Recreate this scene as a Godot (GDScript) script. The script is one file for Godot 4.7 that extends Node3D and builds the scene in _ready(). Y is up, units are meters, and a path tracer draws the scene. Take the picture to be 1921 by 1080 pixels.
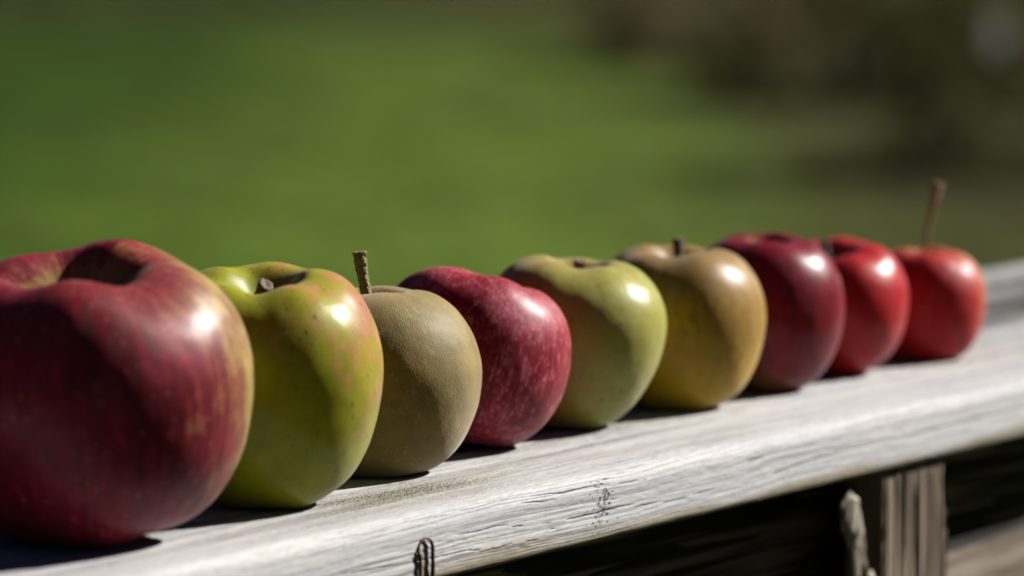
extends Node3D

# Nine different apples in a row on the weathered cap board of a porch rail, a lawn far behind.
# The rail runs along x; its front top edge is x axis at y = RAIL_TOP, z = 0.  Metres.
const RAIL_TOP := 1.0
const RAIL_W := 0.186
const RAIL_T := 0.0185
const EDGE := 0.0042       # rounding of the front top edge
const FOOT := 0.0022       # rounding of the front bottom edge
const RIGHT := Vector3(0.531, 0, 0.8474)      # to the right of the view
const NEAR := Vector3(-0.8474, 0, 0.531)      # towards the viewer
const TW := 2048
const TH := 640
const X0 := -0.50
const X1 := 0.62

var used := {}
var lawn_noise := noise(0.35, 502, 3)


func _ready() -> void:
	var cam := Camera3D.new()
	cam.name = "camera"
	cam.near = 0.05
	cam.far = 900.0
	add_child(cam)
	cam.position = Vector3(-1.1852, RAIL_TOP + 0.173, 0.656)
	cam.look_at_from_position(cam.position, cam.position + Vector3(0.8474, -0.09545, -0.531) * 10.0, Vector3.UP)
	var lens := CameraAttributesPhysical.new()
	lens.frustum_focal_length = 79.0
	lens.exposure_aperture = 5.1
	lens.frustum_focus_distance = 1.262
	lens.frustum_near = 0.05
	lens.frustum_far = 900.0
	cam.attributes = lens
	cam.fov = 7.02
	cam.keep_aspect = Camera3D.KEEP_HEIGHT
	cam.current = true

	var env := Environment.new()
	env.background_mode = Environment.BG_SKY
	var sky := Sky.new()
	var air := ProceduralSkyMaterial.new()
	air.sky_top_color = Color(0.15, 0.25, 0.46)
	air.sky_horizon_color = Color(0.36, 0.44, 0.54)
	air.sky_curve = 0.14
	air.ground_bottom_color = Color(0.12, 0.13, 0.08)
	air.ground_horizon_color = Color(0.22, 0.25, 0.17)
	air.sun_angle_max = 12.0
	air.sky_energy_multiplier = 0.40
	sky.sky_material = air
	env.sky = sky
	env.tonemap_mode = Environment.TONE_MAPPER_LINEAR
	env.tonemap_exposure = 2.4
	env.sdfgi_enabled = true
	env.ssao_enabled = true
	env.ssil_enabled = true
	var world := WorldEnvironment.new()
	world.name = "environment"
	world.environment = env
	add_child(world)

	var sun := DirectionalLight3D.new()
	sun.name = "sun"
	sun.light_color = Color(1.0, 0.98, 0.955)
	sun.light_energy = 1.6
	sun.light_angular_distance = 0.5
	sun.shadow_enabled = true
	add_child(sun)
	var to_sun := (RIGHT * 0.73 - NEAR * 0.37 + Vector3.UP * 0.55).normalized()
	sun.look_at_from_position(Vector3.ZERO, -to_sun, Vector3.UP)

	build_ground()
	build_rail()
	build_apples()
	build_bushes()
	build_grass()


# ---------------------------------------------------------------- naming
func named(called: String) -> String:
	used[called] = used.get(called, 0) + 1
	return called if used[called] == 1 else "%s_%03d" % [called, used[called] - 1]


func tag(o: Node, label: String, category: String, group := "") -> Node:
	o.set_meta("label", label)
	o.set_meta("category", category)
	if group:
		o.set_meta("group", group)
	return o


func thing(called: String, at: Vector3) -> Node3D:
	var o := Node3D.new()
	o.name = named(called)
	o.position = at
	add_child(o)
	return o


func part(called: String, mesh: Mesh, mat: Material, parent: Node = self) -> MeshInstance3D:
	var o := MeshInstance3D.new()
	if parent == self:
		o.name = named(called)
	else:
		var n := 0
		var say := called
		while parent.has_node(say):
			n += 1
			say = "%s_%03d" % [called, n]
		o.name = say
	o.mesh = mesh
	for s in mesh.get_surface_count():
		o.set_surface_override_material(s, mat)
	parent.add_child(o, true)
	return o


func noise(frequency: float, s: int, octaves := 3) -> FastNoiseLite:
	var n := FastNoiseLite.new()
	n.noise_type = FastNoiseLite.TYPE_SIMPLEX_SMOOTH
	n.seed = s
	n.frequency = frequency
	n.fractal_type = FastNoiseLite.FRACTAL_FBM if octaves > 1 else FastNoiseLite.FRACTAL_NONE
	n.fractal_octaves = octaves
	return n


func in_parallel(work: Callable, n: int) -> void:
	var id := WorkerThreadPool.add_group_task(work, n)
	WorkerThreadPool.wait_for_group_task_completion(id)


func grid_mesh(v: PackedVector3Array, n: PackedVector3Array, uv: PackedVector2Array, cols: int, rows: int, tints := PackedColorArray()) -> ArrayMesh:
	var index := PackedInt32Array()
	index.resize((cols - 1) * (rows - 1) * 6)
	var k := 0
	var votes := 0       # wind the faces the way the normals point
	for j in range(0, rows - 1, 3):
		for i in range(0, cols - 1, 5):
			var q := j * cols + i
			votes += 1 if (v[q + 1] - v[q]).cross(v[q + cols] - v[q]).dot(n[q]) < 0.0 else -1
	var one := 1 if votes > 0 else cols
	var two := cols if votes > 0 else 1
	for j in rows - 1:
		for i in cols - 1:
			var a := j * cols + i
			index[k] = a
			index[k + 1] = a + one
			index[k + 2] = a + two
			index[k + 3] = a + one
			index[k + 4] = a + cols + 1
			index[k + 5] = a + two
			k += 6
	var arrays := []
	arrays.resize(Mesh.ARRAY_MAX)
	arrays[Mesh.ARRAY_VERTEX] = v
	arrays[Mesh.ARRAY_NORMAL] = n
	arrays[Mesh.ARRAY_TEX_UV] = uv
	arrays[Mesh.ARRAY_INDEX] = index
	if tints.size():
		arrays[Mesh.ARRAY_COLOR] = tints
	var m := ArrayMesh.new()
	m.add_surface_from_arrays(Mesh.PRIMITIVE_TRIANGLES, arrays)
	return m


func grid_normals(v: PackedVector3Array, cols: int, rows: int, wraps: bool, flip := 1.0) -> PackedVector3Array:
	var n := PackedVector3Array()
	n.resize(cols * rows)
	for j in rows:
		var up := maxi(j - 1, 0) * cols
		var down := mini(j + 1, rows - 1) * cols
		for i in cols:
			var l := i - 1
			var r := i + 1
			if wraps:
				l = cols - 2 if l < 0 else l
				r = 1 if r >= cols else r
			else:
				l = maxi(l, 0)
				r = mini(r, cols - 1)
			var c := (v[j * cols + r] - v[j * cols + l]).cross(v[down + i] - v[up + i]) * flip
			n[j * cols + i] = c.normalized() if c.length_squared() > 1e-18 else Vector3.UP
	return n


# ---------------------------------------------------------------- apples
# R half width, h height, rc / dc radius and depth of the stem hollow, ym height of the widest place,
# rb / db radius and depth of the hollow below, et / eb fullness above and below, tilt (to the right, to the viewer) in degrees.
func apple_cards() -> Array:
	return [
		{"R": 0.0428, "h": 0.0660, "rc": 0.50, "bowl": 0.22, "dc": 0.125, "ym": 0.58, "rb": 0.38, "et": 1.9, "eb": 1.95, "tilt": Vector2(-4, 8.5), "lobe": 0.036, "phase": 0.4, "size": 1024, "seed": 11,
			"x": -0.2570, "z": -0.0486, "patch": Vector3(0.25, 0.75, 0.6), "patch_amount": 0.2, "patch_color": Color(0.46, 0.40, 0.20), "fuzz": 0.03, "fleck": 0.16, "rough": 0.42,
			"ground": Color(0.62, 0.56, 0.32), "ground2": Color(0.44, 0.46, 0.20), "blush": Color(0.53, 0.095, 0.165), "blush2": Color(0.34, 0.045, 0.09),
			"toward": Vector3(-0.92, 0.05, 0.25), "bias": 0.76, "streak": 0.13, "mottle": 0.22, "edge": 0.34, "crest": -0.25,
			"bloom": Color(0.76, 0.46, 0.54), "bloom_amount": 0.20, "hollow": Color(0.56, 0.52, 0.27), "hollow_reach": 0.19, "dots": 800, "dot": Color(0.72, 0.52, 0.48), "dot_size": 0.00036, "dot_strength": 0.5},
		{"R": 0.0307, "h": 0.0590, "rc": 0.42, "dc": 0.13, "ym": 0.57, "rb": 0.42, "et": 2.0, "eb": 1.85, "tilt": Vector2(-1, 11), "lobe": 0.022, "phase": 2.2, "size": 1024, "seed": 22,
			"x": -0.1839, "z": -0.0464, "fuzz": 0.12, "fleck": 0.10, "rough": 0.34,
			"ground": Color(0.57, 0.575, 0.08), "ground2": Color(0.51, 0.515, 0.06), "blush": Color(0.62, 0.42, 0.32), "blush2": Color(0.66, 0.40, 0.34),
			"toward": Vector3(0.75, 0.45, -0.1), "bias": -0.84, "streak": 0.22, "mottle": 0.45, "edge": 0.5, "crest": 0.1,
			"bloom": Color(0.66, 0.66, 0.42), "bloom_amount": 0.14, "hollow": Color(0.50, 0.53, 0.22), "hollow_reach": 0.17, "dots": 230, "dot": Color(0.22, 0.19, 0.05), "dot_size": 0.00030, "dot_strength": 0.5,
			"stem": [Vector3(-0.002, 0.047, -0.002), Vector3(-0.0015, 0.0535, -0.001), Vector3(0.0008, 0.0572, 0.001)], "stem_r": [0.0012, 0.0011, 0.0020], "bark": Color(0.34, 0.22, 0.12)},
		{"R": 0.0306, "h": 0.0498, "rc": 0.40, "dc": 0.18, "ym": 0.54, "rb": 0.42, "et": 1.9, "eb": 1.8, "tilt": Vector2(-1, 0), "lobe": 0.010, "phase": 1.0, "size": 1024, "seed": 33,
			"x": -0.1200, "z": -0.0566, "fuzz": 0.45, "fleck": 0.00, "rough": 0.60,
			"ground": Color(0.54, 0.455, 0.22), "ground2": Color(0.41, 0.345, 0.12), "blush": Color(0.47, 0.40, 0.17), "blush2": Color(0.45, 0.38, 0.15),
			"toward": Vector3(-0.8, -0.1, 0.4), "bias": 0.1, "streak": 0.0, "mottle": 0.6, "edge": 0.6, "crest": 0.0,
			"bloom": Color(0.60, 0.55, 0.40), "bloom_amount": 0.22, "hollow": Color(0.40, 0.35, 0.20), "hollow_reach": 0.16, "dots": 900, "dot": Color(0.62, 0.57, 0.38), "dot_size": 0.00034, "dot_strength": 0.55, "grit": 1.0, "pits": 0.5,
			"stem": [Vector3(0.0, 0.040, 0.0), Vector3(-0.0008, 0.0475, 0.0002), Vector3(-0.0018, 0.0545, 0.0), Vector3(-0.0026, 0.0605, 0.0)], "stem_r": [0.0013, 0.0014, 0.0015, 0.0019], "bark": Color(0.47, 0.42, 0.18)},
		{"R": 0.0284, "h": 0.0470, "rc": 0.42, "dc": 0.16, "ym": 0.50, "rb": 0.42, "et": 2.15, "eb": 1.9, "tilt": Vector2(14, -5), "lobe": 0.02, "phase": 0.9, "size": 1024, "seed": 44,
			"x": -0.0648, "z": -0.0668, "fuzz": 0.06, "fleck": 0.60, "rough": 0.45,
			"ground": Color(0.66, 0.47, 0.40), "ground2": Color(0.62, 0.40, 0.33), "blush": Color(0.54, 0.06, 0.135), "blush2": Color(0.40, 0.03, 0.085),
			"toward": Vector3(-0.4, -0.2, 0.3), "bias": 0.82, "streak": 0.25, "mottle": 0.42, "edge": 0.6, "crest": -0.1,
			"bloom": Color(0.78, 0.48, 0.53), "bloom_amount": 0.62, "hollow": Color(0.52, 0.27, 0.22), "hollow_reach": 0.12, "dots": 520, "dot": Color(0.76, 0.55, 0.52), "dot_size": 0.00038, "dot_strength": 0.6},
		{"R": 0.0272, "h": 0.0486, "rc": 0.40, "dc": 0.13, "ym": 0.62, "rb": 0.32, "et": 2.05, "eb": 1.75, "tilt": Vector2(4, 2), "lobe": 0.018, "phase": 2.6, "size": 768, "seed": 55,
			"x": -0.0060, "z": -0.0636, "fuzz": 0.14, "fleck": 0.08, "rough": 0.36,
			"ground": Color(0.60, 0.585, 0.27), "ground2": Color(0.55, 0.56, 0.235), "blush": Color(0.62, 0.42, 0.13), "blush2": Color(0.62, 0.36, 0.11),
			"toward": Vector3(-0.95, -0.25, 0.35), "bias": -0.5, "streak": 0.10, "mottle": 0.30, "edge": 0.5, "crest": 0.0,
			"bloom": Color(0.68, 0.70, 0.50), "bloom_amount": 0.30, "hollow": Color(0.60, 0.53, 0.32), "hollow_reach": 0.27, "dots": 150, "dot": Color(0.36, 0.30, 0.14), "dot_size": 0.0005, "dot_strength": 0.45, "pits": 1.0,
			"stem": [Vector3(0.0, 0.0405, 0.0), Vector3(0.0002, 0.0455, 0.0005), Vector3(0.0005, 0.0490, 0.001)], "stem_r": [0.0016, 0.0015, 0.0021], "bark": Color(0.40, 0.32, 0.20)},
		{"R": 0.0268, "h": 0.0480, "rc": 0.42, "dc": 0.15, "ym": 0.56, "rb": 0.38, "et": 2.0, "eb": 1.85, "tilt": Vector2(0, 3), "lobe": 0.018, "phase": 1.75, "size": 768, "seed": 66,
			"x": 0.0537, "z": -0.0602, "fuzz": 0.15, "fleck": 0.10, "rough": 0.42,
			"ground": Color(0.69, 0.55, 0.06), "ground2": Color(0.64, 0.51, 0.06), "blush": Color(0.58, 0.46, 0.23), "blush2": Color(0.52, 0.38, 0.16),
			"toward": Vector3(0.55, 0.75, 0.1), "bias": -0.5, "streak": 0.12, "mottle": 0.32, "edge": 0.45, "crest": 0.40,
			"bloom": Color(0.68, 0.62, 0.36), "bloom_amount": 0.16, "hollow": Color(0.53, 0.44, 0.27), "hollow_reach": 0.36, "dots": 160, "dot": Color(0.38, 0.28, 0.12), "dot_size": 0.00045, "dot_strength": 0.5, "pits": 0.2, "patch": Vector3(0.42, -0.12, 0.9), "patch_amount": 0.4, "patch_color": Color(0.47, 0.35, 0.14),  # patch paints brown shade along the terminator into the skin
			"stem": [Vector3(0.0, 0.038, 0.0), Vector3(0.0, 0.0440, 0.0), Vector3(-0.0002, 0.0515, 0.0)], "stem_r": [0.0014, 0.0013, 0.0017], "bark": Color(0.33, 0.28, 0.17)},
		{"R": 0.0254, "h": 0.0475, "rc": 0.42, "dc": 0.15, "ym": 0.54, "rb": 0.40, "et": 1.95, "eb": 1.85, "tilt": Vector2(1, 4), "lobe": 0.014, "phase": 0.3, "size": 512, "seed": 77,
			"x": 0.1080, "z": -0.0608, "fuzz": 0.04, "fleck": 0.20, "patch": Vector3(-0.15, -0.9, 0.45), "patch_color": Color(0.40, 0.36, 0.16), "rough": 0.35,
			"ground": Color(0.55, 0.38, 0.22), "ground2": Color(0.50, 0.34, 0.20), "blush": Color(0.50, 0.04, 0.11), "blush2": Color(0.33, 0.03, 0.07),
			"toward": Vector3(-0.3, 0.2, 0.2), "bias": 0.88, "streak": 0.3, "mottle": 0.25, "edge": 0.45, "crest": -0.15,
			"bloom": Color(0.62, 0.40, 0.50), "bloom_amount": 0.18, "hollow": Color(0.50, 0.36, 0.20), "hollow_reach": 0.20, "dots": 260, "dot": Color(0.66, 0.42, 0.44), "dot_size": 0.0004, "dot_strength": 0.5},
		{"R": 0.0233, "h": 0.0400, "rc": 0.42, "dc": 0.15, "ym": 0.56, "rb": 0.40, "et": 2.0, "eb": 1.85, "tilt": Vector2(-5, 14), "lobe": 0.022, "phase": 1.4, "size": 512, "seed": 88,
			"x": 0.1652, "z": -0.0627, "fuzz": 0.05, "fleck": 0.30, "rough": 0.35,
			"ground": Color(0.62, 0.42, 0.28), "ground2": Color(0.60, 0.38, 0.24), "blush": Color(0.68, 0.085, 0.12), "blush2": Color(0.58, 0.055, 0.085),
			"toward": Vector3(-0.5, 0.1, 0.3), "bias": 0.72, "streak": 0.32, "mottle": 0.22, "edge": 0.5, "crest": -0.1,
			"bloom": Color(0.70, 0.44, 0.46), "bloom_amount": 0.16, "hollow": Color(0.55, 0.35, 0.20), "hollow_reach": 0.18, "dots": 160, "dot": Color(0.70, 0.46, 0.42), "dot_size": 0.0004, "dot_strength": 0.4,
			"stem": [Vector3(-0.001, 0.031, -0.001), Vector3(-0.0020, 0.0365, -0.001), Vector3(-0.0034, 0.0425, -0.0005)], "stem_r": [0.0012, 0.0011, 0.0015], "bark": Color(0.20, 0.15, 0.10)},
		{"R": 0.0206, "h": 0.0362, "rc": 0.40, "dc": 0.13, "ym": 0.54, "rb": 0.44, "et": 2.1, "eb": 1.95, "tilt": Vector2(0, 1), "lobe": 0.015, "phase": 0.2, "size": 512, "seed": 99,
			"x": 0.2149, "z": -0.0582, "fuzz": 0.06, "fleck": 0.35, "rough": 0.46,
			"ground": Color(0.66, 0.50, 0.32), "ground2": Color(0.62, 0.48, 0.28), "blush": Color(0.69, 0.085, 0.09), "blush2": Color(0.58, 0.04, 0.05),
			"toward": Vector3(-0.75, -0.2, 0.3), "bias": 0.66, "streak": 0.3, "mottle": 0.25, "edge": 0.45, "crest": -0.1,
			"bloom": Color(0.70, 0.44, 0.44), "bloom_amount": 0.18, "hollow": Color(0.55, 0.47, 0.27), "hollow_reach": 0.23, "dots": 120, "dot": Color(0.72, 0.50, 0.42), "dot_size": 0.0004, "dot_strength": 0.4,
			"stem": [Vector3(0.0, 0.0315, 0.0), Vector3(0.0010, 0.0420, 0.0002), Vector3(0.0027, 0.0510, 0.0002), Vector3(0.0044, 0.0585, 0.0)], "stem_r": [0.0010, 0.0008, 0.0010, 0.0019], "bark": Color(0.58, 0.45, 0.27)},
	]


const APPLE_LABELS := [
	"largest dark red apple cut off by the left edge, deep open stem hollow",
	"yellow green apple with faint pink blush and dark specks, behind the largest red apple",
	"dull olive brown russet apple with thick knobbly stem, third in the row",
	"crimson pink apple with whitish bloom and lopsided top, behind the brown russet apple",
	"pale green apple with orange blush and a cut stem stub in a flat top",
	"golden yellow apple with brown russet shoulder and short upright stem",
	"deep crimson glossy apple right behind the golden yellow apple",
	"small bright red apple with stem hollow tipped to the viewer, second from the far end",
	"smallest red apple with long thin stem, last at the far end of the row",
]


func profile(c: Dictionary, rows: int) -> PackedVector2Array:
	var p := PackedVector2Array()
	p.resize(rows)
	var a := int(rows * 0.24)
	var b := int(rows * 0.50)
	var d := int(rows * 0.84)
	var rc: float = c.rc
	var rb: float = c.rb
	var ym: float = c.ym
	for j in rows:
		if j < a:
			var t := float(j) / a
			var r := rc * (0.02 + 0.98 * t)
			var q := 0.5 + 0.5 * cos(PI * t)
			p[j] = Vector2(r, 1.0 - c.dc * lerpf(q, pow(1.0 - t, 2.0), 0.35))
			if c.has("bowl"):        # an open bowl: flat floor, walls close to the rim
				p[j].y = 1.0 - c.dc * (1.0 - smoothstep(c.bowl, 1.0, t))
		elif j < b:
			var w := float(j - a) / (b - a) * PI / 2.0
			p[j] = Vector2(rc + (1.0 - rc) * pow(sin(w), 2.0 / c.et), ym + (1.0 - ym) * pow(cos(w), 2.0 / c.et))
		elif j < d:
			var w := float(j - b) / (d - b) * PI / 2.0
			p[j] = Vector2(rb + (1.0 - rb) * pow(cos(w), 2.0 / c.eb), ym * (1.0 - pow(sin(w), 2.0 / c.eb)))
		else:
			var t := float(j - d) / (rows - 1 - d)
			p[j] = Vector2(rb * (1.0 - 0.98 * t), 0.13 * (0.5 - 0.5 * cos(PI * t)))
	# even the steps out a little
	for pass_ in 2:
		var s := p.duplicate()
		for j in range(1, rows - 1):
			s[j] = (p[j - 1] + p[j] * 2.0 + p[j + 1]) / 4.0
		p = s
	return p


func tilted(c: Dictionary) -> Basis:
	var axis := (Vector3.UP + RIGHT * tan(deg_to_rad(c.tilt.x)) + NEAR * tan(deg_to_rad(c.tilt.y))).normalized()
	var turn := Vector3.UP.cross(axis)
	return Basis(turn.normalized(), Vector3.UP.angle_to(axis)) if turn.length() > 1e-5 else Basis()


const AROUND := 168
const DOWN := 104


func apple_mesh(c: Dictionary) -> ArrayMesh:
	var p := profile(c, DOWN)
	var lump := noise(1.0, c.seed, 1)
	var fine := noise(1.0, c.seed + 5, 2)
	var v := PackedVector3Array()
	var uv := PackedVector2Array()
	var cols := AROUND + 1
	v.resize(cols * DOWN)
	uv.resize(cols * DOWN)
	var turn := tilted(c)
	var low := 1.0
	for j in DOWN:
		var r: float = p[j].x
		var y: float = p[j].y
		for i in cols:
			var phi := TAU * (i % AROUND) / AROUND
			var dx := cos(phi)
			var dz := sin(phi)
			var five := cos(5.0 * phi + c.phase)
			var top := smoothstep(0.74, 1.0, y) * smoothstep(0.12, 0.4, r)
			var foot := smoothstep(0.5, 0.0, y) * smoothstep(0.1, 0.35, r)
			var at := Vector3(dx * r, y * 1.4, dz * r)
			var l: float = lump.get_noise_3dv(at * 0.7) * 0.020 + fine.get_noise_3dv(at * 3.0) * 0.005
			var rr: float = c.R * r * (1.0 + l + c.lobe * 0.7 * five * (0.10 + foot * 0.35) * smoothstep(0.2, 0.6, r))
			var yy: float = c.h * (y + c.lobe * (top * (five * 0.45 + 0.55 * cos(2.0 * phi + c.phase * 1.7)) - foot * five * 0.25) + l * 0.4 * top)
			var q := turn * Vector3(dx * rr, yy, dz * rr)
			v[j * cols + i] = q
			uv[j * cols + i] = Vector2(float(i) / AROUND, float(j) / (DOWN - 1))
			low = minf(low, q.y)
	for k in v.size():
		v[k].y -= low
	c.drop = low
	return grid_mesh(v, grid_normals(v, cols, DOWN, true), uv, cols, DOWN)


func apple_skin(c: Dictionary) -> Array:
	var w: int = c.size
	var h := w / 2
	var p := profile(c, DOWN)
	var turn := tilted(c)
	var big := noise(1.0, c.seed + 1, 3)
	var mid := noise(1.0, c.seed + 2, 3)
	var thin := noise(1.0, c.seed + 3, 2)
	var data := PackedByteArray()
	var relief := PackedByteArray()
	data.resize(w * h * 3)
	relief.resize(w * h)
	var toward: Vector3 = c.toward
	var grit: float = c.get("grit", 0.0)
	var pits: float = c.get("pits", 0.0)
	var streak: float = c.streak
	var mottle: float = c.mottle
	var fine_grain := 85.0 if grit > 0.0 else 38.0
	for b in h:
		var t := float(b) / (h - 1) * (DOWN - 1)
		var j := mini(int(t), DOWN - 2)
		var pr := p[j].lerp(p[j + 1], t - j)
		var fv := float(b) / h
		var crest := smoothstep(0.6, 1.0, pr.y)
		var hollow_edge: float = c.hollow_reach
		for a in w:
			var phi := TAU * a / w
			var at := Vector3(cos(phi) * pr.x, (pr.y - 0.5) * c.h / c.R, sin(phi) * pr.x)
			var seen := turn * at
			var face := Vector3(seen.dot(RIGHT), seen.y, seen.dot(NEAR))
			var n1 := big.get_noise_3dv(at * 1.6)
			var n2 := mid.get_noise_3dv(at * 6.0)
			var n3 := thin.get_noise_3dv(at * fine_grain)
			var along := mid.get_noise_3d(cos(phi) * 7.5, pr.y * 1.1 + n1, sin(phi) * 7.5) + 0.6 * thin.get_noise_3d(cos(phi) * 21.0, pr.y * 1.9, sin(phi) * 21.0)
			var ground: Color = c.ground.lerp(c.ground2, clampf(0.5 + n1 * 1.2 + n2 * 0.5, 0.0, 1.0))
			var amount: float = face.dot(toward) + c.bias + along * streak * 1.4 + (n1 * 0.7 + n2 * 0.6) * mottle * 1.6 + crest * c.crest
			var e: float = c.edge
			var blush := smoothstep(-e, e, amount)
			var red: Color = c.blush.lerp(c.blush2, clampf(0.5 + along * 0.9 + n2 * 0.7, 0.0, 1.0))
			var col := ground.lerp(red, blush)
			var veil: float = c.bloom_amount * clampf(0.25 + n2 * 0.9 + n1 * 0.9 + along * 0.35 + crest * 0.2, 0.0, 1.0)
			col = col.lerp(c.bloom, veil)
			var fleck := thin.get_noise_3d(cos(phi) * 15.0 * pr.x + 3.0, pr.y * 7.0 + n2, sin(phi) * 15.0 * pr.x) + 0.5 * n3
			col = col.lerp(c.bloom, float(c.fleck) * smoothstep(0.16, 0.58, fleck + n1 * 0.3) * (0.35 + 0.65 * blush))
			var hole := smoothstep(hollow_edge + 0.05, hollow_edge - 0.09, fv + n2 * 0.05 + along * 0.06)
			col = col.lerp(c.hollow, hole * 0.8)
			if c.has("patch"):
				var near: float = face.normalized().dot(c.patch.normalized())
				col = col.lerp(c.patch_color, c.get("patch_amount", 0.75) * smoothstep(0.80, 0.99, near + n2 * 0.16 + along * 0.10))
			var shade := 1.0 + n3 * (0.07 + 0.12 * grit) + n2 * (0.08 + 0.06 * grit)
			if pits > 0.0:
				col = col.lerp(Color(0.36, 0.24, 0.12), smoothstep(0.22, 0.5, n2 * 0.8 + n3 * 0.55 - 0.05) * pits * 0.35)
			var k := (b * w + a) * 3
			data[k] = clampi(int(col.r * shade * 255.0), 0, 255)
			data[k + 1] = clampi(int(col.g * shade * 255.0), 0, 255)
			data[k + 2] = clampi(int(col.b * shade * 255.0), 0, 255)
			relief[b * w + a] = clampi(int(128.0 + n2 * 30.0 + n3 * (16.0 + 60.0 * grit + 34.0 * pits)), 0, 255)
	# lenticels: small corky dots, closer together towards the bottom
	var dice := RandomNumberGenerator.new()
	dice.seed = c.seed
	for k in int(c.dots):
		var y := dice.randf_range(-1.0, 1.0)
		var fv := 0.5 - 0.42 * y
		var t := fv * (DOWN - 1)
		var rad: float = maxf(p[int(t)].x, 0.08) * c.R
		var px := dice.randf() * w
		var py := fv * h
		var size: float = c.dot_size * dice.randf_range(0.6, 1.5)
		var step: float = p[int(t)].distance_to(p[mini(int(t) + 1, DOWN - 1)]) * c.R * (DOWN - 1) / h
		var rx := maxf(size / (TAU * rad) * w, 0.7)
		var ry := maxf(size / maxf(step, 1e-6), 0.7)
		var strength: float = c.dot_strength * dice.randf_range(0.5, 1.0)
		for yy in range(int(py - ry * 2.0), int(py + ry * 2.0) + 1):
			if yy < 0 or yy >= h:
				continue
			for xx in range(int(px - rx * 2.0), int(px + rx * 2.0) + 1):
				var d := Vector2((xx - px) / rx, (yy - py) / ry).length()
				var s := strength * smoothstep(1.6, 0.5, d)
				if s <= 0.0:
					continue
				var o := yy * w + posmod(xx, w)
				var dot: Color = c.dot
				data[o * 3] = int(lerpf(data[o * 3], dot.r * 255.0, s))
				data[o * 3 + 1] = int(lerpf(data[o * 3 + 1], dot.g * 255.0, s))
				data[o * 3 + 2] = int(lerpf(data[o * 3 + 2], dot.b * 255.0, s))
				relief[o] = clampi(int(relief[o] + 60.0 * s), 0, 255)
	return [Image.create_from_data(w, h, false, Image.FORMAT_RGB8, data), Image.create_from_data(w, h, false, Image.FORMAT_L8, relief)]


func stem_mesh(path: Array, radii: Array, s: int, drop: float, turn: Basis) -> ArrayMesh:
	var curve := Curve3D.new()
	for i in path.size():
		var q: Vector3 = path[i]
		q = turn * Vector3(0, q.y, 0) + RIGHT * q.x + NEAR * q.z
		q.y -= drop
		var before: Vector3 = path[maxi(i - 1, 0)]
		var after: Vector3 = path[mini(i + 1, path.size() - 1)]
		var d := (turn * Vector3(0, after.y - before.y, 0) + RIGHT * (after.x - before.x) + NEAR * (after.z - before.z)) * 0.18
		curve.add_point(q, -d, d)
	var rough := noise(1.0, s, 3)
	var rows := 34
	var cols := 21
	var v := PackedVector3Array()
	var uv := PackedVector2Array()
	var length := curve.get_baked_length()
	var side := RIGHT
	for j in rows + 3:
		var t := minf(float(j) / (rows - 1), 1.0)
		var at := curve.sample_baked(t * length, true)
		var ahead := curve.sample_baked(minf(t + 0.03, 1.0) * length, true) - curve.sample_baked(maxf(t - 0.03, 0.0) * length, true)
		ahead = ahead.normalized()
		var a := (side - ahead * side.dot(ahead)).normalized()
		var b := ahead.cross(a)
		var f := t * (radii.size() - 1)
		var r: float = lerpf(radii[int(f)], radii[mini(int(f) + 1, radii.size() - 1)], smoothstep(0.0, 1.0, f - int(f)))
		var shrink := 1.0
		if j >= rows:
			shrink = [0.86, 0.5, 0.02][j - rows]
			at += ahead * r * [0.14, 0.08, -0.05][j - rows]
		for i in cols:
			var phi := TAU * (i % (cols - 1)) / (cols - 1)
			var bump := 1.0 + rough.get_noise_3d(cos(phi) * 1.3, t * 9.0, sin(phi) * 1.3) * 0.32
			v.append(at + (a * cos(phi) + b * sin(phi)) * r * shrink * bump)
			uv.append(Vector2(float(i) / (cols - 1), t * 2.0))
	return grid_mesh(v, grid_normals(v, cols, rows + 3, true), uv, cols, rows + 3)


func build_apples() -> void:
	var cards := apple_cards()
	var skins := []
	skins.resize(cards.size())
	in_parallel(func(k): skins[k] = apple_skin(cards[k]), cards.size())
	var bark_noise := NoiseTexture2D.new()
	bark_noise.width = 128
	bark_noise.height = 256
	bark_noise.noise = noise(0.05, 5, 4)
	for k in cards.size():
		var c: Dictionary = cards[k]
		var o := thing("apple", Vector3(c.x, RAIL_TOP - 0.0002, c.z))
		tag(o, APPLE_LABELS[k], "apple", "row of different apples on the rail")
		var m := StandardMaterial3D.new()
		m.resource_name = "apple skin"
		m.albedo_color = Color(0.862, 0.862, 0.862)
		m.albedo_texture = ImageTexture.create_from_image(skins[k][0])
		m.roughness = c.rough
		m.metallic_specular = 0.29
		m.heightmap_enabled = true
		m.heightmap_texture = ImageTexture.create_from_image(skins[k][1])
		m.heightmap_scale = 0.014 if c.get("grit", 0.0) > 0.0 else 0.011
		m.rim_enabled = true
		m.rim = c.get("fuzz", 0.14) * 0.75
		m.rim_tint = 0.0
		m.subsurf_scatter_enabled = true
		m.subsurf_scatter_strength = 0.22
		part("fruit", apple_mesh(c), m, o)
		if c.has("stem"):
			var bm := StandardMaterial3D.new()
			bm.resource_name = "apple stem bark"
			bm.albedo_color = c.bark * 0.87
			bm.roughness = 0.75
			bm.heightmap_enabled = true
			bm.heightmap_texture = bark_noise
			bm.heightmap_scale = 0.05
			part("stem", stem_mesh(c.stem, c.stem_r, c.seed, c.drop, tilted(c)), bm, o)


# ---------------------------------------------------------------- the rail
func edge_length() -> float:
	return RAIL_W - EDGE + PI / 2 * EDGE + RAIL_T - EDGE - FOOT + PI / 2 * FOOT


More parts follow.
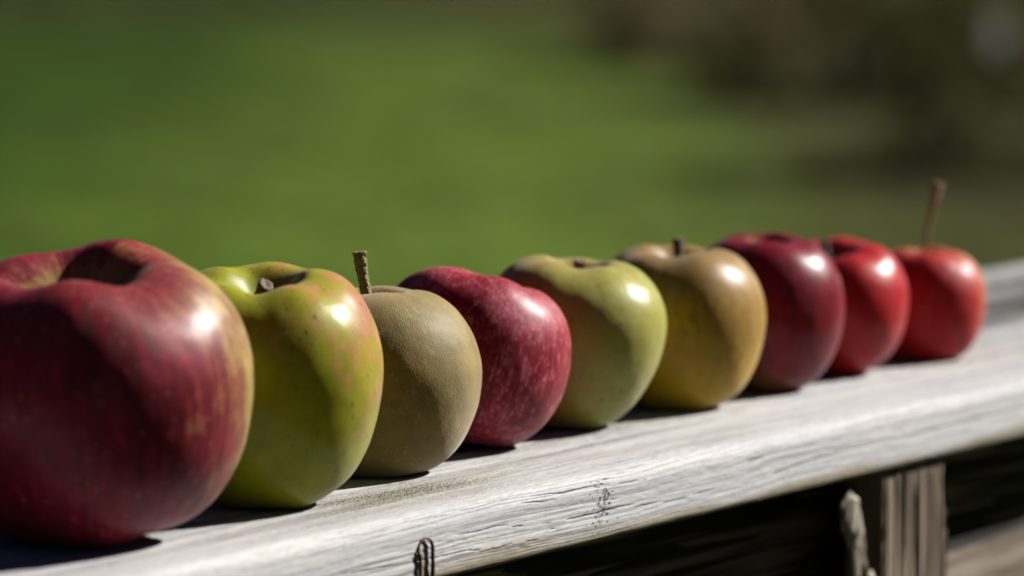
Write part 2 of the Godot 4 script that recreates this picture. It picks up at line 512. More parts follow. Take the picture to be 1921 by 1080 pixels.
# Distance along the top, over the front edge and down the face -> (y, z) and the outward normal.
func rail_at(d: float) -> Array:
	var flat := RAIL_W - EDGE
	if d <= flat:
		return [Vector2(0, -RAIL_W + d), Vector2(1, 0)]
	d -= flat
	if d <= PI / 2 * EDGE:
		var a := d / EDGE
		return [Vector2(-EDGE + EDGE * cos(a), -EDGE + EDGE * sin(a)), Vector2(cos(a), sin(a))]
	d -= PI / 2 * EDGE
	var tall := RAIL_T - EDGE - FOOT
	if d <= tall:
		return [Vector2(-EDGE - d, 0), Vector2(0, 1)]
	d -= tall
	var b := minf(d / FOOT, PI / 2)
	return [Vector2(-EDGE - tall - FOOT * sin(b), -FOOT + FOOT * cos(b)), Vector2(-sin(b), cos(b))]


const SPLIT := 0.150       # the top up to here takes the first 0.42 of the texture, the worn edge and the face the rest
const SHARE := 0.42


func v_of(d: float) -> float:
	return d / SPLIT * SHARE if d < SPLIT else SHARE + (d - SPLIT) / (edge_length() - SPLIT) * (1.0 - SHARE)


func d_of(v: float) -> float:
	return v / SHARE * SPLIT if v < SHARE else SPLIT + (v - SHARE) / (1.0 - SHARE) * (edge_length() - SPLIT)


# Cracks as (x, millimetres below the front top edge; negative on the top), then width and depth in millimetres.
func cracks() -> Array:
	return [
		[[Vector2(-0.2233, 9.60), Vector2(-0.2178, 9.70), Vector2(-0.2098, 10.10), Vector2(-0.2017, 10.30), Vector2(-0.1940, 10.70), Vector2(-0.1852, 10.80), Vector2(-0.1800, 10.90), Vector2(-0.1737, 11.10), Vector2(-0.1673, 11.20), Vector2(-0.1598, 11.30), Vector2(-0.1544, 11.90)], 0.42, 1.2],
		[[Vector2(-0.1544, 12.50), Vector2(-0.1478, 12.40), Vector2(-0.1379, 12.30)], 0.30, 0.9],
		[[Vector2(-0.1935, -0.20), Vector2(-0.1825, 0.20), Vector2(-0.1732, 0.40), Vector2(-0.1662, 0.90)], 0.22, 0.5],
		[[Vector2(-0.2270, 0.20), Vector2(-0.2125, 0.60), Vector2(-0.1979, 1.30)], 0.25, 0.4],
		[[Vector2(-0.1652, 6.50), Vector2(-0.1544, 6.80), Vector2(-0.1467, 6.50), Vector2(-0.1401, 7.00)], 0.36, 1.0],
		[[Vector2(-0.1914, 5.90), Vector2(-0.1821, 5.80), Vector2(-0.1779, 7.10), Vector2(-0.1710, 7.20)], 0.20, 0.5],
		[[Vector2(-0.1635, 8.30), Vector2(-0.1595, 8.30)], 0.30, 0.6],
		[[Vector2(-0.1379, 7.90), Vector2(-0.1328, 8.00)], 0.25, 0.6],
		[[Vector2(-0.1693, -0.30), Vector2(-0.1602, 0.20), Vector2(-0.1539, 0.40), Vector2(-0.1456, -0.20), Vector2(-0.1353, 0.00), Vector2(-0.1264, 0.60)], 0.22, 0.6],
		[[Vector2(-0.1277, 0.70), Vector2(-0.1194, 1.10), Vector2(-0.1110, 1.60), Vector2(-0.1031, 1.60), Vector2(-0.0962, 1.60), Vector2(-0.0884, 2.10)], 0.50, 1.2],
		[[Vector2(-0.0835, 2.60), Vector2(-0.0775, 2.80), Vector2(-0.0724, 3.00)], 0.30, 0.8],
		[[Vector2(-0.1335, 2.10), Vector2(-0.1288, 2.30), Vector2(-0.1241, 2.80), Vector2(-0.1155, 3.10)], 0.36, 0.9],
		[[Vector2(-0.1385, 3.70), Vector2(-0.1242, 4.60), Vector2(-0.1096, 5.40), Vector2(-0.0947, 5.50), Vector2(-0.0846, 5.60), Vector2(-0.0693, 6.40), Vector2(-0.0418, 7.30)], 0.18, 0.4],
		[[Vector2(-0.1101, 9.20), Vector2(-0.1027, 9.30), Vector2(-0.0967, 9.30), Vector2(-0.0856, 9.20), Vector2(-0.0744, 9.30)], 0.55, 1.4],
		[[Vector2(-0.0749, 10.20), Vector2(-0.0693, 10.20), Vector2(-0.0599, 10.30)], 0.42, 1.1],
		[[Vector2(-0.0583, 10.90), Vector2(-0.0514, 10.90), Vector2(-0.0451, 11.00)], 0.36, 1.0],
		[[Vector2(-0.0813, -9.00), Vector2(-0.0740, -8.50), Vector2(-0.0662, -8.90), Vector2(-0.0610, -8.90)], 0.40, 0.9],
		[[Vector2(-0.0879, -2.00), Vector2(-0.0827, -2.10), Vector2(-0.0774, -1.90)], 0.25, 0.6],
		[[Vector2(-0.1385, 7.80), Vector2(-0.1328, 8.20)], 0.30, 0.7],
		[[Vector2(-0.1232, 8.80), Vector2(-0.1179, 9.00)], 0.25, 0.5],
		[[Vector2(-0.1189, 10.80), Vector2(-0.1159, 10.90)], 0.30, 0.6],
		[[Vector2(-0.1318, 12.60), Vector2(-0.1251, 12.80)], 0.35, 0.7],
		[[Vector2(-0.1347, 13.80), Vector2(-0.1290, 14.10)], 0.30, 0.6],
		[[Vector2(-0.1052, -9.00), Vector2(-0.0963, -7.20), Vector2(-0.0900, -8.00)], 0.25, 0.5],
		[[Vector2(-0.0418, 10.70), Vector2(-0.0282, 10.20)], 0.32, 0.9],
		[[Vector2(0.0041, 10.30), Vector2(0.0139, 9.40), Vector2(0.0212, 9.40)], 0.30, 0.8],
		[[Vector2(-0.0101, 5.00), Vector2(0.0005, 4.40)], 0.25, 0.5],
		[[Vector2(0.0051, 9.90), Vector2(0.0156, 9.20), Vector2(0.0273, 8.70), Vector2(0.0411, 8.30), Vector2(0.0521, 7.90), Vector2(0.0653, 8.40)], 0.40, 1.0],
		[[Vector2(0.0496, 1.60), Vector2(0.0706, 0.90), Vector2(0.0850, 1.00), Vector2(0.1085, 0.90)], 0.50, 1.0],
		[[Vector2(0.1062, 8.20), Vector2(0.1258, 7.50), Vector2(0.1480, 7.10)], 0.40, 0.8],
		[[Vector2(-0.0110, 4.40), Vector2(-0.0006, 4.40)], 0.30, 0.7],
	]


func build_rail() -> void:
	var tone := PackedByteArray()
	var relief := PackedFloat32Array()
	tone.resize(TW * TH * 3)
	relief.resize(TW * TH)
	var long := noise(1.0, 301, 4)
	var fibre := noise(1.0, 302, 2)
	var patch := noise(1.0, 303, 3)
	var fuzz := noise(1.0, 304, 2)
	var strips := 16
	var tones := []
	var reliefs := []
	tones.resize(strips)
	reliefs.resize(strips)
	var face_from := RAIL_W - EDGE + PI / 4 * EDGE
	in_parallel(func(s):
		var rows := TH / strips
		var tb := PackedByteArray()
		var rb := PackedFloat32Array()
		tb.resize(TW * rows * 3)
		rb.resize(TW * rows)
		for b in rows:
			var d := d_of((s * rows + b + 0.5) / TH)
			var below := (d - face_from) * 1000.0
			var z := d - RAIL_W
			for a in TW:
				var x := X0 + (X1 - X0) * (a + 0.5) / TW
				var wave := patch.get_noise_2d(x * 5.0, d * 14.0)
				var dd := d + wave * 0.0035
				var g1 := long.get_noise_2d(x * 3.2, dd * 330.0)
				var g2 := fibre.get_noise_2d(x * 26.0, dd * 1500.0)
				var g3 := fuzz.get_noise_2d(x * 900.0, d * 1600.0)
				var g4 := fibre.get_noise_2d(x * 90.0 + 7.0, dd * 3600.0)
				var mood := patch.get_noise_2d(x * 9.0 + 40.0, d * 45.0)
				var line := long.get_noise_2d(x * 1.5 + 60.0, dd * 1100.0)
				var value := 0.745 - smoothstep(0.12, 0.5, line) * 0.13 + g1 * 0.055 + g2 * 0.060 + mood * 0.03 + g4 * 0.065 + g3 * 0.03
				var warm := -0.002 + mood * 0.008
				var high := g1 * 0.07 - smoothstep(0.12, 0.5, line) * 0.16 + g2 * 0.08 + g4 * 0.05
				# weathered top: grey bands of raised, dirty fibre away from the rubbed front edge
				var worn := smoothstep(-2.0, -16.0, below)
				if worn > 0.0:
					var band := long.get_noise_2d(x * 2.0 + 9.0, dd * 120.0)
					var rough := worn * clampf(0.18 + band * 1.1 + wave * 0.6, 0.0, 1.0)
					value -= rough * (0.10 + maxf(0.0, g3 + g2 * 0.5) * 0.45)
					warm += rough * 0.012
					high -= rough * maxf(0.0, g3) * 0.35
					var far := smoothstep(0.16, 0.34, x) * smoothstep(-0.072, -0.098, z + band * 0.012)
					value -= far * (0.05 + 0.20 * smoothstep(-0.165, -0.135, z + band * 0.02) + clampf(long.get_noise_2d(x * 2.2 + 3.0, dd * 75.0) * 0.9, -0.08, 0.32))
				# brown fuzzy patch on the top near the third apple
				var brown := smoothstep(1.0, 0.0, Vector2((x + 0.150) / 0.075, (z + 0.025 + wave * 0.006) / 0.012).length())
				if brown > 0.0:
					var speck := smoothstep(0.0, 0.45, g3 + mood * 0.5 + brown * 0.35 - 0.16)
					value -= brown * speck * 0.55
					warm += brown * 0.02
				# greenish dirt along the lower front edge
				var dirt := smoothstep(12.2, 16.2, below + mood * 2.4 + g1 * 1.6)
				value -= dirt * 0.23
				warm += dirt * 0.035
				# slim dark fibres
				value -= smoothstep(0.28, 0.60, g2 + g1 * 0.25) * 0.17 + smoothstep(0.30, 0.6, g4) * 0.12
				value = clampf(value, 0.08, 0.88)
				var o := b * TW + a
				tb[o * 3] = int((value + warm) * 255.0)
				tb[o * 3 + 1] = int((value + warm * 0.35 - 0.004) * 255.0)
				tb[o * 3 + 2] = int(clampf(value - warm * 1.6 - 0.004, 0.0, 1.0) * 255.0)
				rb[o] = high
		tones[s] = tb
		reliefs[s] = rb, strips)
	tone = PackedByteArray()
	relief = PackedFloat32Array()
	for s in strips:
		tone.append_array(tones[s])
		relief.append_array(reliefs[s])
	var wander := noise(1.0, 310, 3)
	for c in cracks():
		carve(tone, relief, c[0], c[1] * 0.75, c[2] * 0.7, face_from, wander)
	spatter(tone, relief, face_from)
	var image := Image.create_from_data(TW, TH, false, Image.FORMAT_RGB8, tone)
	var bump := PackedByteArray()
	bump.resize(TW * TH)
	for k in TW * TH:
		bump[k] = clampi(int(170.0 + relief[k] * 150.0), 0, 255)
	var m := StandardMaterial3D.new()
	m.resource_name = "weathered grey wood"
	m.albedo_color = Color(0.862, 0.862, 0.862)
	m.albedo_texture = ImageTexture.create_from_image(image)
	m.roughness = 0.85
	m.metallic_specular = 0.22
	m.heightmap_enabled = true
	m.heightmap_texture = ImageTexture.create_from_image(Image.create_from_data(TW, TH, false, Image.FORMAT_L8, bump))
	m.heightmap_scale = 0.05
	m.texture_repeat = true

	# one board: fine steps where the photograph looks, the rest of its length coarser
	var xs := PackedFloat32Array()
	var x := -1.5
	while x < 1.9:
		xs.append(x)
		x += 0.0009 if x > -0.36 and x < 0.36 else (0.003 if x > X0 and x < X1 else 0.03)
	var ds := PackedFloat32Array()
	var d := 0.0
	var total := edge_length()
	while d < total:
		ds.append(d)
		d += 0.0030 if d < 0.135 else 0.00042 if d > RAIL_W - 0.016 else 0.0014
	ds.append(total)
	var cols := xs.size()
	var rows := ds.size() + 5
	var v := PackedVector3Array()
	var uv := PackedVector2Array()
	v.resize(cols * rows)
	uv.resize(cols * rows)
	for j in rows:
		var dj: float = ds[clampi(j - 2, 0, ds.size() - 1)]
		var spot := rail_at(dj)
		var vv := v_of(dj)
		for i in cols:
			var u := (xs[i] - X0) / (X1 - X0)
			var away := 0.0
			var px := clampi(int(fposmod(u, 1.0) * TW), 0, TW - 1)
			away = relief[mini(int(vv * TH), TH - 1) * TW + px] * 0.001
			var yz: Vector2 = spot[0] + spot[1] * clampf(away, -0.00016, 0.0002)
			if j == 0:
				yz = Vector2(-RAIL_T, -RAIL_W * 0.5)
			elif j == 1:
				yz = Vector2(-RAIL_T, -RAIL_W)
			elif j == rows - 3 or j == rows - 2:
				yz = Vector2(-RAIL_T, -FOOT - 0.0002 * (j - rows + 4))
			elif j == rows - 1:
				yz = Vector2(-RAIL_T, -RAIL_W * 0.5)
			v[j * cols + i] = Vector3(xs[i], yz.x, yz.y)
			uv[j * cols + i] = Vector2(u, vv)
	var o := thing("rail_cap_board", Vector3(0, RAIL_TOP, 0))
	tag(o, "long weathered grey cap board with cracks that carries the row of apples", "board")
	part("board", grid_mesh(v, grid_normals(v, cols, rows, false, -1.0), uv, cols, rows), m, o)
	build_staple()
	build_below(m)


func carve(tone: PackedByteArray, relief: PackedFloat32Array, line: Array, wide: float, deep: float, face_from: float, wander: FastNoiseLite) -> void:
	for k in line.size() - 1:
		var a: Vector2 = line[k]
		var b: Vector2 = line[k + 1]
		var steps := int(absf(b.x - a.x) / (X1 - X0) * TW * 2.0) + 2
		for s in steps:
			var t := float(s) / steps
			var q := a.lerp(b, t)
			var whole := (k + t) / (line.size() - 1)
			var taper := sqrt(maxf(0.0, sin(PI * clampf(whole, 0.02, 0.98)))) * (0.85 + 0.35 * wander.get_noise_1d(q.x * 160.0))
			var dd := face_from + (q.y + wander.get_noise_2d(q.x * 130.0, q.y) * 0.16) * 0.001
			var px := (q.x - X0) / (X1 - X0) * TW
			var py := v_of(dd) * TH
			var scale := (v_of(dd + 0.0005) - v_of(dd)) * TH / 0.5       # pixels per millimetre
			var half := maxf(wide * 0.5 * taper * scale, 0.75)
			var strength := clampf(wide * 0.5 * taper * scale / half, 0.15, 1.0)
			for yy in range(int(py - half * 2.2), int(py + half * 2.2) + 1):
				if yy < 0 or yy >= TH:
					continue
				var f := strength * smoothstep(1.5, 0.5, absf(yy + 0.5 - py) / half)
				if f <= 0.02:
					continue
				var o := yy * TW + clampi(int(px), 0, TW - 1)
				var dark := 1.0 - 0.26 * f
				relief[o] = minf(relief[o], -deep * f)
				tone[o * 3] = maxi(int(tone[o * 3] * dark), 26)
				tone[o * 3 + 1] = maxi(int(tone[o * 3 + 1] * (dark - 0.01 * f)), 20)
				tone[o * 3 + 2] = maxi(int(tone[o * 3 + 2] * (dark - 0.01 * f)), 20)


func blot(tone: PackedByteArray, x: float, below: float, rx: float, ry: float, face_from: float, col: Color, s: float) -> void:
	var px := (x - X0) / (X1 - X0) * TW
	var py := v_of(face_from + below * 0.001) * TH
	var scale := (v_of(face_from + 0.0005) - v_of(face_from)) * TH / 0.5
	var wx := maxf(rx * 0.001 / (X1 - X0) * TW, 0.6)
	var wy := maxf(ry * scale, 0.7)
	for yy in range(int(py - wy * 2.0), int(py + wy * 2.0) + 1):
		for xx in range(int(px - wx * 2.0), int(px + wx * 2.0) + 1):
			if yy < 0 or yy >= TH or xx < 0 or xx >= TW:
				continue
			var f := s * smoothstep(1.7, 0.4, Vector2((xx + 0.5 - px) / wx, (yy + 0.5 - py) / wy).length())
			var o := (yy * TW + xx) * 3
			tone[o] = int(lerpf(tone[o], col.r * 255.0, f))
			tone[o + 1] = int(lerpf(tone[o + 1], col.g * 255.0, f))
			tone[o + 2] = int(lerpf(tone[o + 2], col.b * 255.0, f))


func spatter(tone: PackedByteArray, _relief: PackedFloat32Array, face_from: float) -> void:
	var dice := RandomNumberGenerator.new()
	dice.seed = 77
	# a patch of black mildew specks on the face
	for k in 95:
		var x := SPECK_X + dice.randfn(0.0, 0.0032)
		blot(tone, x, clampf(dice.randfn(7.0, 4.0), 0.5, 15.0), dice.randf_range(0.25, 0.6), dice.randf_range(0.08, 0.32), face_from, Color(0.13, 0.12, 0.12), dice.randf_range(0.25, 0.9))
	for k in 16:
		blot(tone, SPECK_X + 0.0022 + dice.randfn(0.0, 0.0005), 4.0 + k * 0.42, 0.4, 0.35, face_from, Color(0.10, 0.09, 0.10), dice.randf_range(0.2, 0.85))
	# rust streaks between the legs of the staple
	for k in 26:
		blot(tone, STAPLE_X + dice.randfn(0.0, 0.0006), 5.0 + k * 0.55, 0.55, 0.7, face_from, Color(0.47, 0.36, 0.22), 0.18 + 0.015 * k)
	for k in 70:
		blot(tone, dice.randf_range(-0.3, 0.3), dice.randf_range(-30.0, 14.0), dice.randf_range(0.3, 1.2), dice.randf_range(0.08, 0.2), face_from, Color(0.24, 0.21, 0.19), dice.randf_range(0.1, 0.5))


const SPECK_X := -0.0925
const STAPLE_X := -0.1812


func wire(points: Array, radii: Array, s: int) -> ArrayMesh:
	var curve := Curve3D.new()
	for i in points.size():
		var d: Vector3 = (points[mini(i + 1, points.size() - 1)] - points[maxi(i - 1, 0)]) * 0.16
		curve.add_point(points[i], -d, d)
	var rough := noise(1.0, s, 3)
	var rows := 90
	var cols := 13
	var v := PackedVector3Array()
	var uv := PackedVector2Array()
	var length := curve.get_baked_length()
	for j in rows:
		var t := float(j) / (rows - 1)
		var at := curve.sample_baked(t * length, true)
		var ahead := (curve.sample_baked(minf(t + 0.01, 1.0) * length, true) - curve.sample_baked(maxf(t - 0.01, 0.0) * length, true)).normalized()
		var a := Vector3.BACK
		a = (a - ahead * a.dot(ahead)).normalized()
		var b := ahead.cross(a)
		var f := t * (radii.size() - 1)
		var r: float = lerpf(radii[int(f)], radii[mini(int(f) + 1, radii.size() - 1)], f - int(f))
		if j == 0 or j == rows - 1:
			r = 0.00003
		for i in cols:
			var phi := TAU * (i % (cols - 1)) / (cols - 1)
			var w := 1.0 + rough.get_noise_3d(cos(phi), t * 18.0, sin(phi)) * 0.28
			v.append(at + (a * cos(phi) + b * sin(phi)) * r * w)
			uv.append(Vector2(float(i) / (cols - 1), t * 6.0))
	return grid_mesh(v, grid_normals(v, cols, rows, true), uv, cols, rows)


func build_staple() -> void:
	var m := StandardMaterial3D.new()
	m.resource_name = "rusted wire"
	m.albedo_color = Color(0.27, 0.17, 0.145)
	m.roughness = 0.6
	m.metallic = 0.35
	var x := STAPLE_X
	var pts := [Vector3(x - 0.0020, -0.0190, 0.0004), Vector3(x - 0.0026, -0.0158, 0.0006), Vector3(x - 0.0026, -0.0112, 0.0006), Vector3(x - 0.0032, -0.0095, 0.0005), Vector3(x - 0.0022, -0.0075, 0.0003),
		Vector3(x - 0.0005, -0.0063, 0.0004), Vector3(x + 0.0012, -0.0066, 0.0007), Vector3(x + 0.0025, -0.0079, 0.0009), Vector3(x + 0.0028, -0.0112, 0.0009), Vector3(x + 0.0028, -0.0150, 0.0009), Vector3(x + 0.0026, -0.0190, 0.0006)]
	var o := part("staple", wire(pts, [0.0005, 0.0005, 0.0005, 0.0006, 0.0002, 0.00028, 0.00045, 0.00055, 0.00058, 0.00058, 0.0005], 5), m)
	o.position = Vector3(0, RAIL_TOP, 0)
	tag(o, "rusty bent wire staple driven into the front face of the grey cap board", "staple")


# A board as a box with rounded long edges and a rippled, grooved surface.  axis: 0 lies along x, 1 stands along y.
func plank(size: Vector3, axis: int, s: int, ripple: float, soft := 0.002) -> ArrayMesh:
	var n := noise(1.0, s, 3)
	var ring := PackedVector2Array()     # outline of the cross section
	var half := Vector2(size.z, size.y if axis == 0 else size.x) * 0.5
	for corner in 4:
		var sx := 1.0 if corner == 0 or corner == 3 else -1.0
		var sy := 1.0 if corner < 2 else -1.0
		for q in 4:
			var a := (corner + q / 3.0) * PI / 2.0
			ring.append(Vector2(sx * (half.x - soft), sy * (half.y - soft)) + Vector2(cos(a), sin(a)) * soft)
		var nx := [-1.0, -1.0, 1.0, 1.0][corner] as float
		var ny := [1.0, -1.0, -1.0, 1.0][corner] as float
		var last: Vector2 = ring[ring.size() - 1]
		var next := Vector2(nx * (half.x - soft), ny * (half.y - soft)) + Vector2(cos((corner + 1) * PI / 2.0), sin((corner + 1) * PI / 2.0)) * soft
		for q in range(1, 22):
			ring.append(last.lerp(next, q / 22.0))
	ring.append(ring[0])
	var cols := ring.size()
	var along := size.x if axis == 0 else size.y
	var rows := 60
	var v := PackedVector3Array()
	var uv := PackedVector2Array()
	for j in rows + 4:
		var t := clampf(float(j - 2) / (rows - 1), 0.0, 1.0)
		var shrink: float = 0.001 if j == 0 or j == rows + 3 else (1.0 if j > 1 and j < rows + 2 else 0.985)
		for i in cols:
			var q := ring[i]
			var grain := n.get_noise_3d(q.x * 420.0, q.y * 420.0, t * along * 14.0)
			var w := q * shrink + q.normalized() * grain * ripple * shrink
			var l := (t - 0.5) * along + n.get_noise_2d(q.x * 300.0, q.y * 300.0) * ripple * 0.8
			v.append(Vector3(l, w.y, w.x) if axis == 0 else Vector3(w.y, l, w.x))
			uv.append(Vector2(t * along, float(i) / cols))
	return grid_mesh(v, grid_normals(v, cols, rows + 4, true, -1.0 if axis == 0 else 1.0), uv, cols, rows + 4)


func wood(col: Color, dark: Color, s: int, stretch: Vector3) -> StandardMaterial3D:
	var t := NoiseTexture2D.new()
	t.width = 512
	t.height = 512
	t.seamless = true
	t.noise = noise(0.03, s, 5)
	var ramp := Gradient.new()
	ramp.colors = PackedColorArray([dark, col, col.lightened(0.12)])
	ramp.offsets = PackedFloat32Array([0.22, 0.55, 0.85])
	t.color_ramp = ramp
	var b := NoiseTexture2D.new()
	b.width = 512
	b.height = 512
	b.seamless = true
	b.noise = noise(0.03, s, 5)
	var m := StandardMaterial3D.new()
	m.resource_name = "wood"
	m.albedo_color = Color(0.862, 0.862, 0.862)
	m.albedo_texture = t
	m.roughness = 0.8
	m.metallic_specular = 0.3
	m.uv1_triplanar = true
	m.uv1_scale = stretch
	m.heightmap_enabled = true
	m.heightmap_texture = b
	m.heightmap_scale = 0.05
	return m


func build_below(_top: Material) -> void:
	var shade_wood := wood(Color(0.115, 0.105, 0.10), Color(0.075, 0.07, 0.065), 75, Vector3(0.8, 9, 9))  # near-black colour stands in for the deep shade under the cap
	var grey := wood(Color(0.56, 0.51, 0.45), Color(0.34, 0.285, 0.23), 71, Vector3(9, 0.7, 9))
	var dark := wood(Color(0.49, 0.44, 0.385), Color(0.32, 0.28, 0.235), 73, Vector3(0.8, 9, 9))
	# baluster under the cap board with a split left edge
	var b := thing("baluster", Vector3(0.0795, RAIL_TOP - RAIL_T, -0.003))
	tag(b, "split grey brown wooden baluster standing under the front edge of the cap board", "baluster")
	part("post", baluster_mesh(), grey, b)
	var backing := part("backing", plank(Vector3(0.030, 0.61, 0.0132), 1, 82, 0.0004, 0.001), shade_wood, b)  # added block, coloured dark as the shaded side of the baluster
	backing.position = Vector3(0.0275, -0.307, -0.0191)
	var pale := wood(Color(0.66, 0.63, 0.57), Color(0.45, 0.41, 0.36), 74, Vector3(30, 3, 30))
	var chip := part("splinter", splinter(61, 1.0), pale, b)
	chip.set_meta("label", "pale curled splinter peeling from the baluster edge")
	for k in 2:
		var sliver := part("splinter", splinter(65 + k, [0.42, 0.55, 0.35][k]), grey if k != 1 else pale, b)
		sliver.position = [Vector3(0.0105, -0.012, -0.0020), Vector3(0.0150, -0.026, -0.0010)][k]
	# boards closing the space below the cap; shade is painted into the top one
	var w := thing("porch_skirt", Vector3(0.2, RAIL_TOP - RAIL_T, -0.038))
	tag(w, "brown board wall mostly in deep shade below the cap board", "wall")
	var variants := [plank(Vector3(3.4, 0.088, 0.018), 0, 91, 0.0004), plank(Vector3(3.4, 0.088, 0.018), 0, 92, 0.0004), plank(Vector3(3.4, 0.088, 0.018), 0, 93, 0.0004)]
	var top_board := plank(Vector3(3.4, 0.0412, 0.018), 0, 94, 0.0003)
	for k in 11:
		var p := part("skirt_board", top_board if k == 0 else variants[k % 3], shade_wood if k == 0 else dark, w)
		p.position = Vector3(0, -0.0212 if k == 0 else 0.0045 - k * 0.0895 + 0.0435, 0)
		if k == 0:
			p.set_meta("label", "top board coloured dark for the shade under the cap")
	for k in 3:
		var p := part("support_post", plank(Vector3(0.07, RAIL_TOP - RAIL_T - 0.001, 0.07), 1, 95, 0.0005, 0.004), dark, w)
		p.position = Vector3(-1.5 + k * 1.5, -(RAIL_TOP - RAIL_T) / 2 - 0.0005, -0.0455)


# Deep weathered grooves run down the front; the outline starts at the front left edge.
func baluster_mesh() -> ArrayMesh:
	var wide := 0.0445
	var thick := 0.0125
	var tall := 0.62
	var n := noise(1.0, 63, 3)
	var soft := noise(1.0, 64, 2)
	# place across (0..1), width, depth in mm, where it starts below the top
	var grooves := [[0.02, 0.05, 4.0, 0.0], [0.10, 0.03, 1.6, 0.0], [0.235, 0.022, 1.6, 0.002], [0.34, 0.05, 1.0, 0.0], [0.43, 0.02, 0.9, 0.0], [0.545, 0.022, 3.2, 0.006], [0.60, 0.02, 0.8, 0.0], [0.69, 0.018, 2.0, 0.003], [0.80, 0.03, 0.9, 0.0], [0.90, 0.02, 0.9, 0.0], [0.985, 0.04, 2.0, 0.0]]
	var front := 130
	var ring := PackedVector2Array()
	for k in front + 1:
		ring.append(Vector2(wide * k / front, 0))
	for k in range(1, 13):
		ring.append(Vector2(wide, -thick * k / 12.0))
	for k in range(1, 13):
		ring.append(Vector2(wide * (1.0 - k / 12.0), -thick))
	for k in range(1, 25):
		ring.append(Vector2(0, -thick * (1.0 - k / 24.0)))
	var cols := ring.size()
	var rows := 150
	var v := PackedVector3Array()
	var uv := PackedVector2Array()
	for j in rows + 1:
		var t := maxf(0.0, float(j - 1) / (rows - 1))
		var down := tall * pow(t, 1.6)
		for i in cols:
			var q := ring[i]
			if j == 0:
				v.append(Vector3(wide / 2, -0.0002, -thick / 2))
				uv.append(Vector2(0, 0))
				continue
			var u := q.x / wide
			if i <= front:
				var bend := soft.get_noise_1d(down * 22.0) * 0.02 + down * 0.12
				for g in grooves:
					var far: float = absf(u + bend * (0.5 - absf(u - 0.5)) - g[0]) / (g[1] * (1.0 + 0.5 * soft.get_noise_2d(g[0] * 90.0, down * 40.0)))
					q.y -= g[2] * 0.001 * smoothstep(1.0, 0.15, far) * smoothstep(g[3], g[3] + 0.005, down)
				q.y += n.get_noise_2d(u * 26.0, down * 9.0) * 0.0006 - 0.0006
			else:
				q += Vector2(n.get_noise_2d(q.y * 700.0, down * 9.0), 0) * 0.0012
			if u > 0.9:
				q.x += (u - 0.9) * 10.0 * 0.0016 * smoothstep(0.010, 0.018, down)
			v.append(Vector3(q.x, -down - (0.0006 if i <= front else 0.0) - absf(n.get_noise_1d(u * 40.0)) * 0.0012 * (1.0 - t), q.y))
			uv.append(Vector2(u, down))
	return grid_mesh(v, grid_normals(v, cols, rows + 1, true, -1.0), uv, cols, rows + 1)


func splinter(s: int, size: float) -> ArrayMesh:
	var n := noise(1.0, s, 2)
	var curve := Curve3D.new()
	curve.add_point(Vector3(-0.0235, -0.0048, 0.0010), Vector3.ZERO, Vector3(0.001, -0.003, -0.0005))
	curve.add_point(Vector3(-0.0175, -0.0180, -0.0005), Vector3(-0.001, 0.005, 0.0005), Vector3(0.001, -0.005, -0.0005))
	curve.add_point(Vector3(-0.0115, -0.0340, -0.0022), Vector3(-0.001, 0.006, 0.0005), Vector3(0.001, -0.008, -0.0005))
	curve.add_point(Vector3(-0.0008, -0.0950, -0.0060), Vector3(-0.003, 0.012, 0.001), Vector3.ZERO)
	var cols := 13
	var rows := 60
	var v := PackedVector3Array()
	var uv := PackedVector2Array()
	for j in rows:
		var t := float(j) / (rows - 1)
		var at := curve.sample_baked(t * curve.get_baked_length(), true)
		var wide := lerpf(0.0050, 0.0013, smoothstep(0.05, 0.40, t)) * size * (1.0 + n.get_noise_1d(t * 22.0 + 50.0) * 0.45) * smoothstep(-0.05, 0.06, t)
		if j == 0 or j == rows - 1:
			wide = 0.0002
		for i in cols:
			var a := TAU * (i % (cols - 1)) / (cols - 1)
			v.append(at + Vector3(0.985, 0.0, 0.17) * cos(a) * wide + Vector3(-0.17, 0.0, 0.985) * sin(a) * wide * 0.22 + Vector3(0, n.get_noise_2d(cos(a) * 2.5, t * 6.0 + 9.0) * 0.0035 * smoothstep(0.3, 0.0, t), 0))
			uv.append(Vector2(float(i) / cols, t))
	return grid_mesh(v, grid_normals(v, cols, rows, true, 1.0), uv, cols, rows)


# ---------------------------------------------------------------- lawn and shrubs
func spot(right: float, away: float) -> Vector3:
	return Vector3(-1.1852, 0, 0.656) + RIGHT * right - NEAR * away


func lie(x: float, z: float) -> float:
	return 0.04 * sin(x * 0.31 + 1.0) * sin(z * 0.27) + 0.02 * sin(x * 0.9) * cos(z * 0.7)


